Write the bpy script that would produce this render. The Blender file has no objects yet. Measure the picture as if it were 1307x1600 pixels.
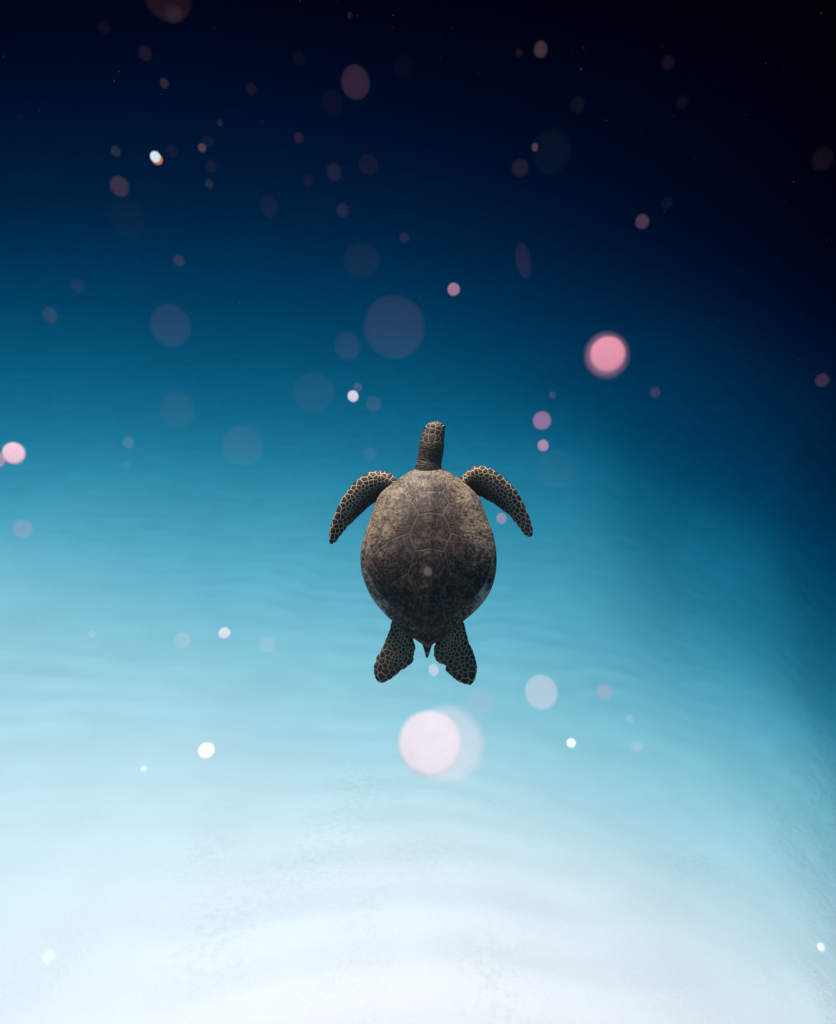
import bpy, math, random
import numpy as np
from mathutils import Vector, Matrix, kdtree

R = math.radians
rng = np.random.default_rng(7)
random.seed(7)
scene = bpy.context.scene
col = scene.collection

# ------------------------------------------------------------------ camera
FPX = 1043.0                      # focal length in pixels of the 1307 x 1600 photograph
PITCH = R(48)
cam_d = bpy.data.cameras.new('camera')
cam = bpy.data.objects.new('camera', cam_d)
col.objects.link(cam)
cam.location = (0, 0, 0)
cam.rotation_euler = (R(90) - PITCH, 0, 0)
cam_d.sensor_fit = 'VERTICAL'
cam_d.sensor_height = 36.0
cam_d.sensor_width = 36.0
cam_d.lens = 36.0 * FPX / 1600.0
cam_d.clip_start = 0.02
cam_d.clip_end = 600
cam_d.dof.use_dof = True
cam_d.dof.focus_distance = 1.6
cam_d.dof.aperture_fstop = 5.0
scene.camera = cam
FW = Vector((0, math.cos(PITCH), -math.sin(PITCH)))
UP = Vector((0, math.sin(PITCH), math.cos(PITCH)))
RT = Vector((1, 0, 0))


def at(px, py, d):
    """Point on the sight line through a photograph pixel, d metres away."""
    v = FW + RT * ((px - 653.5) / FPX) - UP * ((py - 800.0) / FPX)
    return v.normalized() * d


# ------------------------------------------------------------------ sky, sun, exposure
SUN_EL, SUN_AZ = R(45), R(-15)
world = bpy.data.worlds.new('World')
scene.world = world
world.use_nodes = True
nt = world.node_tree
bg = nt.nodes['Background']
sky = nt.nodes.new('ShaderNodeTexSky')
sky.sky_type = 'NISHITA'
sky.sun_disc = False
sky.sun_elevation = SUN_EL
sky.sun_rotation = SUN_AZ
nt.links.new(sky.outputs['Color'], bg.inputs['Color'])
bg.inputs['Strength'].default_value = 0.05
sun_d = bpy.data.lights.new('sun', 'SUN')
sun_d.energy = 4.2
sun_d.angle = R(16)
sun_d.color = (1.0, 0.70, 0.62)
sun = bpy.data.objects.new('sun', sun_d)
col.objects.link(sun)
S = Vector((math.sin(SUN_AZ) * math.cos(SUN_EL), math.cos(SUN_AZ) * math.cos(SUN_EL), math.sin(SUN_EL)))
sun.rotation_euler = S.to_track_quat('Z', 'Y').to_euler()
sun.location = S * 30
vs = scene.view_settings
vs.view_transform = 'Standard'
vs.look = 'None'
vs.gamma = 1.0
vs.exposure = 1.83
vs.use_curve_mapping = False
scene.render.engine = 'CYCLES'
cy = scene.cycles
cy.use_denoising = True
cy.max_bounces = 6
cy.diffuse_bounces = 3
cy.volume_bounces = 0
cy.transparent_max_bounces = 32


# ------------------------------------------------------------------ helpers
def tag(o, label=None, cat=None, group=None, kind=None):
    if label: o['label'] = label
    if cat: o['category'] = cat
    if group: o['group'] = group
    if kind: o['kind'] = kind
    return o


def link(name, me, mat=None, parent=None):
    o = bpy.data.objects.new(name, me)
    col.objects.link(o)
    if mat is not None:
        me.materials.clear(); me.materials.append(mat)
    if parent is not None:
        o.parent = parent
    return o


def mesh_from(name, V, F, smooth=True):
    """V (n,3); F (m,3) or (m,4) arrays."""
    me = bpy.data.meshes.new(name)
    V = np.asarray(V, dtype=np.float32); F = np.asarray(F, dtype=np.int32)
    k = F.shape[1]
    me.vertices.add(len(V)); me.vertices.foreach_set('co', V.ravel())
    me.loops.add(F.size); me.loops.foreach_set('vertex_index', F.ravel())
    me.polygons.add(len(F))
    me.polygons.foreach_set('loop_start', np.arange(0, F.size, k, dtype=np.int32))
    me.polygons.foreach_set('loop_total', np.full(len(F), k, dtype=np.int32))
    if smooth:
        me.polygons.foreach_set('use_smooth', np.ones(len(F), dtype=bool))
    me.update(calc_edges=True)
    me.validate()
    return me


def attr(me, name, a, typ='FLOAT'):
    at_ = me.attributes.new(name, typ, 'POINT')
    at_.data.foreach_set('value' if typ == 'FLOAT' else 'vector', np.asarray(a, dtype=np.float32).ravel())


def grid_faces(n, m, closed=False):
    """Quads of an n x m vertex grid; closed wraps the second index."""
    i, j = np.meshgrid(np.arange(n - 1), np.arange(m if closed else m - 1), indexing='ij')
    j2 = (j + 1) % m
    return np.stack([i * m + j, i * m + j2, (i + 1) * m + j2, (i + 1) * m + j], -1).reshape(-1, 4)


def sstep(a, b, x):
    t = np.clip((x - a) / (b - a), 0, 1)
    return t * t * (3 - 2 * t)


class Noise:
    """Smooth 2-D value noise on a hashed lattice."""
    def __init__(self, seed):
        self.t = np.random.default_rng(seed).random((256, 256))

    def __call__(self, x, y):
        x = np.asarray(x, float); y = np.asarray(y, float)
        i = np.floor(x).astype(int); j = np.floor(y).astype(int)
        f = x - i; g = y - j
        f = f * f * f * (f * (f * 6 - 15) + 10); g = g * g * g * (g * (g * 6 - 15) + 10)
        t = self.t
        a = t[i % 256, j % 256]; b = t[(i + 1) % 256, j % 256]
        c = t[i % 256, (j + 1) % 256]; d = t[(i + 1) % 256, (j + 1) % 256]
        return (a * (1 - f) + b * f) * (1 - g) + (c * (1 - f) + d * f) * g - 0.5


def spline(P, n):
    """n points at even arc length along a Catmull-Rom curve through P."""
    P = np.asarray(P, float)
    Q = np.vstack([2 * P[0] - P[1], P, 2 * P[-1] - P[-2]])
    out = []
    for i in range(1, len(Q) - 2):
        t = np.linspace(0, 1, 24, endpoint=False)[:, None]
        p0, p1, p2, p3 = Q[i - 1], Q[i], Q[i + 1], Q[i + 2]
        out.append(0.5 * (2 * p1 + (p2 - p0) * t + (2 * p0 - 5 * p1 + 4 * p2 - p3) * t ** 2 + (3 * p1 - p0 - 3 * p2 + p3) * t ** 3))
    C = np.vstack(out + [P[-1:]])
    s = np.concatenate([[0], np.cumsum(np.linalg.norm(np.diff(C, axis=0), axis=1))])
    u = np.linspace(0, s[-1], n)
    return np.stack([np.interp(u, s, C[:, k]) for k in range(P.shape[1])], 1)


def mat_new(name):
    m = bpy.data.materials.new(name)
    m.use_nodes = True
    return m, m.node_tree.nodes, m.node_tree.links, m.node_tree.nodes['Principled BSDF']


def N(nodes, typ, **kw):
    n = nodes.new(typ)
    for k, v in kw.items():
        setattr(n, k, v)
    return n


def mixc(nodes, links, fac, a, b):
    n = N(nodes, 'ShaderNodeMix', data_type='RGBA')
    for sock, v in ((0, fac), (6, a), (7, b)):
        if isinstance(v, (int, float)): n.inputs[sock].default_value = v
        elif isinstance(v, tuple): n.inputs[sock].default_value = (*v, 1)
        else: links.new(v, n.inputs[sock])
    return n.outputs[2]


def maprange(nodes, links, v, a, b, c=0.0, d=1.0):
    n = N(nodes, 'ShaderNodeMapRange', interpolation_type='SMOOTHSTEP')
    links.new(v, n.inputs[0])
    for i, x in enumerate((a, b, c, d)): n.inputs[i + 1].default_value = x
    return n.outputs[0]


def math_(nodes, links, op, a, b):
    n = N(nodes, 'ShaderNodeMath', operation=op)
    for i, v in enumerate((a, b)):
        if isinstance(v, (int, float)): n.inputs[i].default_value = v
        else: links.new(v, n.inputs[i])
    return n.outputs[0]


# ------------------------------------------------------------------ seabed: a sand slope falling away in front and to the right
SEA = np.array([
    [-2.09, -2.38, -2.78, -3.50, -5.53, -7.83, -9.68, -11.37, -13.03, -13.02, -9.69, -1.70],
    [-2.05, -2.42, -3.11, -4.23, -6.29, -8.55, -10.51, -12.33, -13.83, -13.50, -10.45, -1.91],
    [-2.01, -2.46, -3.45, -5.03, -7.01, -9.26, -11.38, -13.32, -14.60, -13.98, -11.24, -2.10],
    [-1.96, -2.52, -3.83, -5.63, -7.64, -9.93, -12.22, -14.15, -15.43, -14.46, -12.14, -2.27],
    [-1.90, -2.55, -4.21, -5.96, -7.99, -10.39, -12.73, -14.82, -16.18, -15.37, -12.90, -2.44],
    [-1.84, -2.53, -4.42, -6.20, -8.30, -10.72, -13.13, -15.40, -17.00, -16.52, -13.58, -2.63],
    [-1.79, -2.61, -4.56, -6.38, -8.49, -10.88, -13.65, -16.08, -17.97, -17.59, -14.45, -2.84],
    [-1.74, -2.71, -4.63, -6.52, -8.62, -11.08, -14.29, -16.81, -19.17, -19.08, -15.63, -3.06],
    [-1.71, -2.81, -4.58, -6.74, -9.17, -11.86, -15.16, -17.42, -20.57, -21.37, -16.98, -3.29],
    [-1.69, -2.96, -4.65, -6.76, -9.49, -12.19, -15.84, -18.54, -22.17, -24.22, -19.61, -3.37],
    [-1.67, -3.09, -4.85, -6.99, -9.90, -12.95, -16.56, -19.96, -23.71, -26.94, -22.04, -3.56]])
PH = np.radians(np.linspace(-42, 42, 11)); LR = np.linspace(math.log(2.4), math.log(130), 12)


def cubw(t, n):
    t = np.clip(t, 0, n - 1 - 1e-9); i = np.floor(t).astype(int); f = t - i
    w = [-.5 * f + f * f - .5 * f ** 3, 1 - 2.5 * f * f + 1.5 * f ** 3, .5 * f + 2 * f * f - 1.5 * f ** 3, -.5 * f * f + .5 * f ** 3]
    return [np.clip(i + k - 1, 0, n - 1) for k in range(4)], w


def base_depth(ph, lr):
    ia, wa = cubw((ph - PH[0]) / (PH[1] - PH[0]), 11)
    ib, wb = cubw((lr - LR[0]) / (LR[1] - LR[0]), 12)
    z = 0
    for a in range(4):
        for b in range(4):
            z = z + SEA[ia[a], ib[b]] * wa[a] * wb[b]
    return np.minimum(z, -1.0 - np.maximum(0, lr - 3.6) * 3)


n1, n2, n3, n4, n5 = (Noise(k) for k in (11, 12, 13, 14, 15))


SC = 1.8                                        # metres per unit of the table above


def turf_mask(x, y, soft=False):
    x = x / SC; y = y / SC
    xb = np.interp(y, [-1, .5, 1.4, 2.3, 3.8, 6.2, 9.6, 14, 20], [.9, 1.5, 2.4, 3.2, 4.4, 6.1, 8.4, 10.5, 14])
    w = 0.25 + 0.09 * np.maximum(y, 0)
    d = (x - xb + 1.6 * w * n3(x * 1.1 / (w + .4), y * 1.1 / (w + .4)) + .7 * w * n4(x * 3.3, y * 3.3)) / w
    return (sstep(-.25, .9, d) if not soft else sstep(-3.8, .2, d)) * sstep(26, 15, y)


def sand(x, y, want_trough_shade=False):
    """Height of the seabed with its sand ripples at world x, y."""
    t = turf_mask(x, y); calm = 1 - .88 * turf_mask(x, y, True)
    x = x / SC; y = y / SC
    rr = np.hypot(x, y + 3) + 1e-9
    z = base_depth(np.arctan2(x, y + 3), np.log(rr))
    # wandering, branching ripple crests lying across the slope
    lam0 = np.maximum(.05, .215 + .045 * y)            # crests closer together where the water is shallow
    wy = y + lam0 * (.7 * n1(x * 1.0 + 5, y * .5) + .5 * n2(x * 2.1, y * 1.3)) - .08 * x
    lam = np.maximum(.05, .215 + .045 * wy)
    ph = np.log(lam) / .045 + 0.8 * n3(x * 1.1 + 7, y * .8)
    tri = ph - np.floor(ph)
    rip = np.where(tri < .66, sstep(0, .66, tri), sstep(1, .66, tri)) - .5
    amp = (.2 + .95 * sstep(-.25, .25, n4(x * .8, y * .9 + 3))) * .040 * np.minimum(lam, .8)
    ph2 = (wy + .3 * n5(x * .4, y * .4)) / 1.55 + .8 * n2(x * .2, y * .3)
    rip2 = np.sin(2 * np.pi * ph2)
    far = .15 * sstep(50, 20, rr) + .85 * sstep(20, 6, rr)
    near = 1 - .35 * sstep(9, 3.5, rr)
    z = z + (amp * rip * near + .007 * rip2) * far * calm
    z = z + .08 * n5(x * .45, y * .45) + .02 * n1(x * 2.1, y * 2.1)
    z = z + t * (.010 * n2(x * 4, y * 4) + .006 * n3(x * 9, y * 9) + .006 * n4(x * 21, y * 21) + .02)
    if want_trough_shade: return z * SC, sstep(.30, -.5, rip) * (amp / lam / .045) * sstep(13, 4.5, rr) * calm
    return z * SC


ph_in = np.linspace(R(-37), R(39), 470)
ph_all = np.concatenate([np.linspace(R(-125), R(-37.6), 40), ph_in, np.linspace(R(39.6), R(125), 40)])
r_all = np.exp(np.concatenate([np.linspace(math.log(.25), math.log(2.6), 40, endpoint=False), np.linspace(math.log(2.6), math.log(30), 640, endpoint=False), np.linspace(math.log(30), math.log(98), 90)]))
RRg, PPg = np.meshgrid(r_all, ph_all, indexing='ij')
sx = (RRg * np.sin(PPg)).ravel() * SC; sy = (RRg * np.cos(PPg) - 3).ravel() * SC
sz, trough_shade = sand(sx, sy, True)
me = mesh_from('seabed', np.stack([sx, sy, sz], 1), grid_faces(len(r_all), len(ph_all))[:, ::-1])
turf = turf_mask(sx, sy)
attr(me, 'turf', turf); attr(me, 'trough_shade', trough_shade)
# a few faint patches where fine algae and broken shell have settled between the ripples
patch = np.zeros_like(sx)
for (px, py, sx_, sy_, a) in ((565, 1230, .16, .2, .9), (525, 1290, .14, .2, .8), (490, 1340, .12, .16, .7), (320, 1330, .1, .13, .7), (345, 1450, .13, .16, .8),
                              (680, 1335, .2, .12, .6), (770, 1525, .1, .14, .7), (1100, 1352, .12, .09, .9), (1065, 1365, .08, .07, .7), (395, 1400, .1, .12, .6), (575, 1415, .08, .09, .5),
                              (740, 1250, .22, .12, .5), (640, 1240, .16, .1, .5)):
    v = at(px, py, 1.0)
    d = np.linspace(2.5, 18, 500)
    q = np.stack([v.x * d, v.y * d, v.z * d], 1)
    k = int(np.argmax(q[:, 2] < sand(q[:, 0], q[:, 1])))
    patch = np.maximum(patch, a * np.exp(-((sx - q[k, 0]) / (sx_ * 2.2)) ** 2 - ((sy - q[k, 1]) / (sy_ * 2.2)) ** 2))
attr(me, 'patch', patch)

m, nd, lk, bs = mat_new('pale_sand')
tc = N(nd, 'ShaderNodeTexCoord')
nz = N(nd, 'ShaderNodeTexNoise'); nz.inputs['Scale'].default_value = 1.1; nz.inputs['Detail'].default_value = 6
lk.new(tc.outputs['Object'], nz.inputs['Vector'])
ng = N(nd, 'ShaderNodeTexNoise'); ng.inputs['Scale'].default_value = 55; ng.inputs['Detail'].default_value = 5; ng.inputs['Roughness'].default_value = .7
lk.new(tc.outputs['Object'], ng.inputs['Vector'])
ns = N(nd, 'ShaderNodeTexNoise'); ns.inputs['Scale'].default_value = 17; ns.inputs['Detail'].default_value = 7; ns.inputs['Roughness'].default_value = .72
lk.new(tc.outputs['Object'], ns.inputs['Vector'])
SAND = (.590, .406, .402)
c = mixc(nd, lk, maprange(nd, lk, nz.outputs[0], .3, .7), tuple(x * .93 for x in SAND), tuple(x * 1.05 for x in SAND))
c = mixc(nd, lk, maprange(nd, lk, ng.outputs[0], .35, .65, 0.0, 1.0), c, tuple(x * 1.0 for x in SAND))
at_p = N(nd, 'ShaderNodeAttribute', attribute_name='patch')
at_t = N(nd, 'ShaderNodeAttribute', attribute_name='turf')
# shading of the hollows between the ripples, painted into the sand colour
at_h = N(nd, 'ShaderNodeAttribute', attribute_name='trough_shade')
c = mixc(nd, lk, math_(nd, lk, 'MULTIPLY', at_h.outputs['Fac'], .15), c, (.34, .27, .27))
pm = math_(nd, lk, 'MULTIPLY', at_p.outputs['Fac'], maprange(nd, lk, ns.outputs[0], .42, .66))
c = mixc(nd, lk, math_(nd, lk, 'MULTIPLY', pm, .22), c, (.20, .19, .16))
tm = math_(nd, lk, 'MULTIPLY', at_t.outputs['Fac'], maprange(nd, lk, ns.outputs[0], .36, .62))
c = mixc(nd, lk, math_(nd, lk, 'MULTIPLY', tm, .2), c, (.30, .24, .22))
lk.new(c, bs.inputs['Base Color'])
bs.inputs['Roughness'].default_value = .95
bs.inputs['Specular IOR Level'].default_value = .05
bp = N(nd, 'ShaderNodeBump'); bp.inputs['Strength'].default_value = .35; bp.inputs['Distance'].default_value = .012
lk.new(ng.outputs[0], bp.inputs['Height']); lk.new(bp.outputs[0], bs.inputs['Normal'])
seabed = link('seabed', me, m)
tag(seabed, kind='structure')

# algae turf and rubble on the slope along the right
yq = rng.random(260000) ** 1.7 * 15 - .7
xq = np.interp(yq, [-1, .5, 1.4, 2.3, 3.8, 6.2, 9.6, 14, 20], [.9, 1.5, 2.4, 3.2, 4.4, 6.1, 8.4, 10.5, 14]) + rng.normal(.7, .8, 260000) * (.5 + .2 * np.maximum(yq, 0))
VT = np.stack([xq, yq], 1) * SC
VT = VT[rng.random(len(VT)) < turf_mask(VT[:, 0], VT[:, 1]) * .9][:90000]
zt = sand(VT[:, 0], VT[:, 1])
hgt = rng.uniform(.005, .013, len(VT)) * (1 + .04 * np.maximum(VT[:, 1], 0)); wid = hgt * rng.uniform(.25, .6, len(VT))
an = rng.uniform(0, 2 * np.pi, len(VT)); lean = rng.normal(0, .55, (len(VT), 2)) * hgt[:, None]
P0 = np.stack([VT[:, 0], VT[:, 1], zt - .006], 1)
V = []
for q in range(3):
    V.append(P0 + np.stack([np.cos(an + q * 2.094) * wid, np.sin(an + q * 2.094) * wid, 0 * an], 1))
V.append(P0 + np.stack([lean[:, 0], lean[:, 1], hgt], 1))
V = np.stack(V, 1).reshape(-1, 3)
b = np.arange(len(VT))[:, None] * 4
F = np.concatenate([b + np.array([[0, 1, 3]]), b + np.array([[1, 2, 3]]), b + np.array([[2, 0, 3]])], 0)
me = mesh_from('algae_turf', V, F)
m, nd, lk, bs = mat_new('algae_tuft')
bs.inputs['Base Color'].default_value = (.55, .37, .375, 1); bs.inputs['Roughness'].default_value = .9
bs.inputs['Specular IOR Level'].default_value = .05
tag(link('algae_turf', me, m), 'thin tufts of algae and rubble over the dark slope at the right edge', kind='stuff')

# ------------------------------------------------------------------ the water: one even body of clear blue sea
m = bpy.data.materials.new('clear_sea_water')
m.use_nodes = True
nd, lk = m.node_tree.nodes, m.node_tree.links
nd.clear()
out = N(nd, 'ShaderNodeOutputMaterial')
pv = N(nd, 'ShaderNodeVolumePrincipled')
SIG = tuple(x / SC for x in (.1867, .0697, .0495))
DEN = .15
pv.inputs['Color'].default_value = (0, 0, 0, 1)
pv.inputs['Density'].default_value = DEN
pv.inputs['Absorption Color'].default_value = tuple((1 - s / DEN) ** 2 for s in SIG) + (1,)
lk.new(pv.outputs[0], out.inputs['Volume'])
x0, x1, y0, y1, z0, z1 = -200, 200, -16, 190, float(sz.min()) - 1.0, .6
V = [(x, y, z) for x in (x0, x1) for y in (y0, y1) for z in (z0, z1)]
F = [(0, 1, 3, 2), (4, 6, 7, 5), (0, 4, 5, 1), (2, 3, 7, 6), (0, 2, 6, 4), (1, 5, 7, 3)]
water = link('water_haze', mesh_from('water_haze', V, F, smooth=False), m)
tag(water, 'clear blue sea water fading to near black in the distance', kind='stuff')

# ------------------------------------------------------------------ the turtle
TD = 1.6                                        # metres from the camera
K = TD / FPX
T0 = (670.0, 872.0)
tv = at(T0[0], T0[1] - 6.5, TD)
turtle = bpy.data.objects.new('sea_turtle', None)
col.objects.link(turtle)
zax = (-tv).normalized(); xax = (RT - zax * RT.dot(zax)).normalized(); yax = zax.cross(xax)
turtle.matrix_world = Matrix((( xax.x, yax.x, zax.x, tv.x), (xax.y, yax.y, zax.y, tv.y), (xax.z, yax.z, zax.z, tv.z), (0, 0, 0, 1)))
turtle.matrix_world = turtle.matrix_world @ Matrix.Rotation(R(-9), 4, 'X') @ Matrix.Diagonal((1, 1.003, 1, 1))     # nose a little down from square-on
turtle.empty_display_size = .1
tag(turtle, 'brown sea turtle seen from above, swimming up and away over pale sand', 'sea turtle')

CS = 3.5324                                     # the outlines below are in a 3.53 x enlargement with its corner at (490, 640)


def loc2(P):
    P = np.asarray(P, float)
    return np.stack([(P[:, 0] / CS + 490 - T0[0]) * K, -(P[:, 1] / CS + 640 - T0[1]) * K], 1)


def to_crop(xy):
    return np.stack([(xy[:, 0] / K + T0[0] - 490) * CS, (-xy[:, 1] / K + T0[1] - 640) * CS], 1)


U = K / CS                                      # metres per enlargement pixel


class Limb:
    def __init__(self, lead, trail, n, thick, zc, ring=30, flat=.9, cam_shift=.0, rag=0.0, seed=0):
        self.L = spline(loc2(lead), n); self.T = spline(loc2(trail), n)
        t = np.linspace(0, 1, n); self.n = n
        # uneven, slightly notched margins
        w = self.L - self.T; w = w / (np.linalg.norm(w, axis=1)[:, None] + 1e-6)
        fade = (sstep(.2, .45, t) * sstep(1.0, .96, t) * rag * U)[:, None]
        self.L = self.L + w * fade * .6 * (n1(t * 19 + seed, t * 0 + seed) * 2)[:, None]
        self.T = self.T - w * fade * (n2(t * 17 + seed, t * 0 + seed) * 2 + .6 * n3(t * 41 + seed, t * 0))[:, None]
        half = np.linalg.norm(self.L - self.T, axis=1) / 2
        th = thick(t, half); z = zc(t)
        a = np.linspace(0, 2 * np.pi, ring, endpoint=False)
        ca = np.sign(np.cos(a)) * np.abs(np.cos(a)) ** flat; sa = np.sign(np.sin(a)) * np.abs(np.sin(a)) ** flat
        s = (1 - ca) / 2                       # 0 at the leading edge, 1 at the trailing edge
        P = self.L[:, None] * (1 - s)[None, :, None] + self.T[:, None] * s[None, :, None]
        foil = 1 - cam_shift * (s - .5)
        Z = z[:, None] + th[:, None] * (sa * foil)[None]
        V = np.concatenate([P, Z[..., None]], 2).reshape(-1, 3)
        F = grid_faces(n, ring, True)
        c0 = len(V)
        V = np.vstack([V, V[:ring].mean(0), V[-ring:].mean(0)])
        k = np.arange(ring); k2 = (k + 1) % ring
        q0 = np.stack([np.full(ring, c0), k2, k], 1); q1 = np.stack([np.full(ring, c0 + 1), (n - 1) * ring + k, (n - 1) * ring + k2], 1)
        self.V = V
        self.F = [tuple(f) for f in F.tolist()] + [tuple(f) for f in q0.tolist()] + [tuple(f) for f in q1.tolist()]
        # flat lookup (t, s) for the skin pattern
        ts, ss = np.meshgrid(np.linspace(0, 1, 90), np.linspace(0, 1, 40), indexing='ij')
        Lq = np.stack([np.interp(ts.ravel(), t, self.L[:, k]) for k in (0, 1)], 1)
        Tq = np.stack([np.interp(ts.ravel(), t, self.T[:, k]) for k in (0, 1)], 1)
        self.look = Lq * (1 - ss.ravel())[:, None] + Tq * ss.ravel()[:, None]
        self.ts, self.ss = ts.ravel(), ss.ravel()


taper = lambda t: np.clip((1 - t) * 9, 0, 1) ** .5
fore_th = lambda t, h: np.minimum(.62 * h, np.interp(t, [0, .15, .35, .7, 1], [40, 42, 34, 20, 7]) * U * 1.35) * (.35 + .65 * taper(t))
hind_th = lambda t, h: np.minimum(.6 * h, np.interp(t, [0, .3, .7, 1], [44, 34, 17, 7]) * U * 1.2) * (.35 + .65 * taper(t))
droop = lambda t: -.020 - .050 * sstep(.25, 1, t)
limbs = {
    'fl': Limb([(480, 440), (452, 385), (420, 355), (380, 340), (340, 338), (300, 346), (260, 368), (220, 400), (185, 440), (150, 490), (125, 540), (105, 590), (90, 640), (83, 690), (86, 728), (99, 742)],
               [(490, 580), (410, 520), (345, 517), (300, 545), (260, 580), (220, 615), (180, 655), (152, 688), (126, 724), (99, 742)], 70, fore_th, droop, cam_shift=.9, rag=2, seed=1.3),
    'fr': Limb([(780, 450), (814, 390), (830, 365), (860, 335), (890, 315), (930, 310), (980, 320), (1030, 350), (1080, 390), (1125, 440), (1155, 490), (1180, 545), (1200, 600), (1212, 650), (1211, 688), (1199, 705)],
               [(800, 580), (870, 480), (925, 487), (960, 505), (1000, 525), (1040, 555), (1080, 580), (1110, 612), (1140, 650), (1170, 688), (1199, 705)], 70, fore_th, droop, cam_shift=.9, rag=2, seed=4.7),
    'hl': Limb([(480, 1080), (438, 1175), (430, 1210), (415, 1260), (395, 1300), (370, 1345), (351, 1390), (345, 1430), (355, 1470), (378, 1493)],
               [(620, 1180), (556, 1262), (564, 1310), (560, 1350), (549, 1386), (520, 1412), (480, 1440), (440, 1470), (405, 1488), (378, 1493)], 54, hind_th, lambda t: -.012 - .03 * t, rag=4.5, seed=8.1),
    'hr': Limb([(780, 1080), (822, 1178), (835, 1220), (850, 1280), (870, 1330), (887, 1380), (890, 1430), (880, 1475), (856, 1502)],
               [(630, 1180), (672, 1275), (664, 1320), (665, 1362), (690, 1392), (722, 1404), (727, 1430), (745, 1452), (780, 1480), (820, 1497), (856, 1502)], 54, hind_th, lambda t: -.012 - .03 * t, rag=4.5, seed=12.6),
    'hd': Limb([(560, 470), (560, 330), (572, 290), (578, 240), (583, 195), (590, 165), (600, 130), (611, 100), (624, 75), (648, 60), (684, 55)],
               [(735, 470), (709, 325), (711, 290), (718, 250), (725, 200), (727, 150), (729, 112), (728, 86), (716, 66), (702, 57), (684, 55)], 70,
               lambda t, h: np.maximum(h * np.interp(t, [0, .3, .55, .8, 1], [.62, .78, .88, .82, .7]), 2 * U), lambda t: -.004 + .016 * sstep(.1, .9, t), flat=1.0),
    'tl': Limb([(560, 1200), (596, 1285), (611, 1325), (619, 1358), (627, 1373)], [(690, 1200), (660, 1285), (646, 1325), (636, 1358), (627, 1373)], 24,
               lambda t, h: h * .7, lambda t: -.012 - .008 * t, flat=1.0),
}
# carapace outline, as radius against angle about a centre inside it
OUTL = [(545, 342), (600, 326), (650, 322), (702, 330), (755, 357), (815, 395), (870, 445), (920, 505), (945, 570), (967, 640), (990, 700), (1003, 770), (1008, 840), (1003, 910),
        (985, 985), (950, 1055), (900, 1115), (850, 1160), (822, 1182), (790, 1207), (740, 1247), (692, 1285), (660, 1302), (634, 1322), (608, 1306), (570, 1283), (520, 1243), (470, 1200),
        (428, 1170), (378, 1120), (330, 1060), (292, 985), (270, 915), (262, 840), (268, 770), (285, 700), (305, 640), (326, 575), (352, 500), (392, 450), (442, 412), (495, 372), (545, 342)]
CC = np.array([635.0, 800.0])
oc = spline(OUTL, 1500) - CC
oa = np.unwrap(np.arctan2(-oc[:, 1], oc[:, 0])); orad = np.hypot(oc[:, 0], oc[:, 1])
o = np.argsort(oa % (2 * np.pi)); oa_s = (oa % (2 * np.pi))[o]; or_s = orad[o]
outline = lambda a: np.interp(a % (2 * np.pi), oa_s, or_s, period=2 * np.pi)

# trunk under the shell
na, nr = 96, 14
a = np.linspace(0, 2 * np.pi, na, endpoint=False)
prof = np.linspace(0, np.pi, 2 * nr + 1)[1:-1]
TV = []
for p in prof:
    rr = math.sin(p) ** .75 * .945
    z = (.024 if p < np.pi / 2 else .062) * np.sign(math.cos(p)) * abs(math.cos(p)) ** .8 - .016
    q = CC + (rr * outline(a))[:, None] * np.stack([np.cos(a), -np.sin(a)], 1)
    TV.append(np.concatenate([loc2(q), np.full((na, 1), z)], 1))
TVn = np.vstack(TV)
cz = loc2(CC[None])[0]
TVn = np.vstack([TVn, [[cz[0], cz[1], .008]], [[cz[0], cz[1], -.078]]])
TF = [tuple(f) for f in grid_faces(len(prof), na, True).tolist()]
TF += [(len(TVn) - 2, (i + 1) % na, i) for i in range(na)] + [(len(TVn) - 1, (len(prof) - 1) * na + i, (len(prof) - 1) * na + (i + 1) % na) for i in range(na)]
allV, allF, off = [], [], 0
for V, F in [(TVn, TF)] + [(l.V, l.F) for l in limbs.values()]:
    allV += [tuple(v) for v in V]; allF += [tuple(i + off for i in f) for f in F]; off += len(V)
raw = bpy.data.meshes.new('raw_body')
raw.from_pydata(allV, [], allF)
ro = bpy.data.objects.new('raw_body', raw)
col.objects.link(ro)
import bmesh
bmm = bmesh.new(); bmm.from_mesh(raw)
# each island facing outward
bmesh.ops.recalc_face_normals(bmm, faces=bmm.faces[:])
bmm.to_mesh(raw); bmm.free()
rm = ro.modifiers.new('r', 'REMESH'); rm.mode = 'VOXEL'; rm.voxel_size = .00085; rm.use_smooth_shade = True
sm = ro.modifiers.new('s', 'SMOOTH'); sm.factor = .5; sm.iterations = 3
dg = bpy.context.evaluated_depsgraph_get()
body_me = bpy.data.meshes.new_from_object(ro.evaluated_get(dg), depsgraph=dg)
body_me.name = 'body'
bpy.data.objects.remove(ro); bpy.data.meshes.remove(raw)
nv = len(body_me.vertices)
bv = np.zeros(nv * 3, np.float32); body_me.vertices.foreach_get('co', bv); bv = bv.reshape(-1, 3).astype(float)
bn = np.zeros(nv * 3, np.float32); body_me.vertices.foreach_get('normal', bn); bn = bn.reshape(-1, 3).astype(float)
bc = to_crop(bv[:, :2])                         # in enlargement pixels


# which limb, and where on it
def kd_of(P):
    t = kdtree.KDTree(len(P))
    for i, p in enumerate(P): t.insert((p[0], p[1], 0), i)
    t.balance()
    return t


in_trunk = np.hypot(*(bc - CC).T) < .90 * outline(np.arctan2(-(bc[:, 1] - CC[1]), bc[:, 0] - CC[0]))
cell = np.ones(nv); tone = np.full(nv, .5); pale = np.full(nv, .5); bump = np.zeros(nv); wrin = np.zeros(nv)


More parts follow.
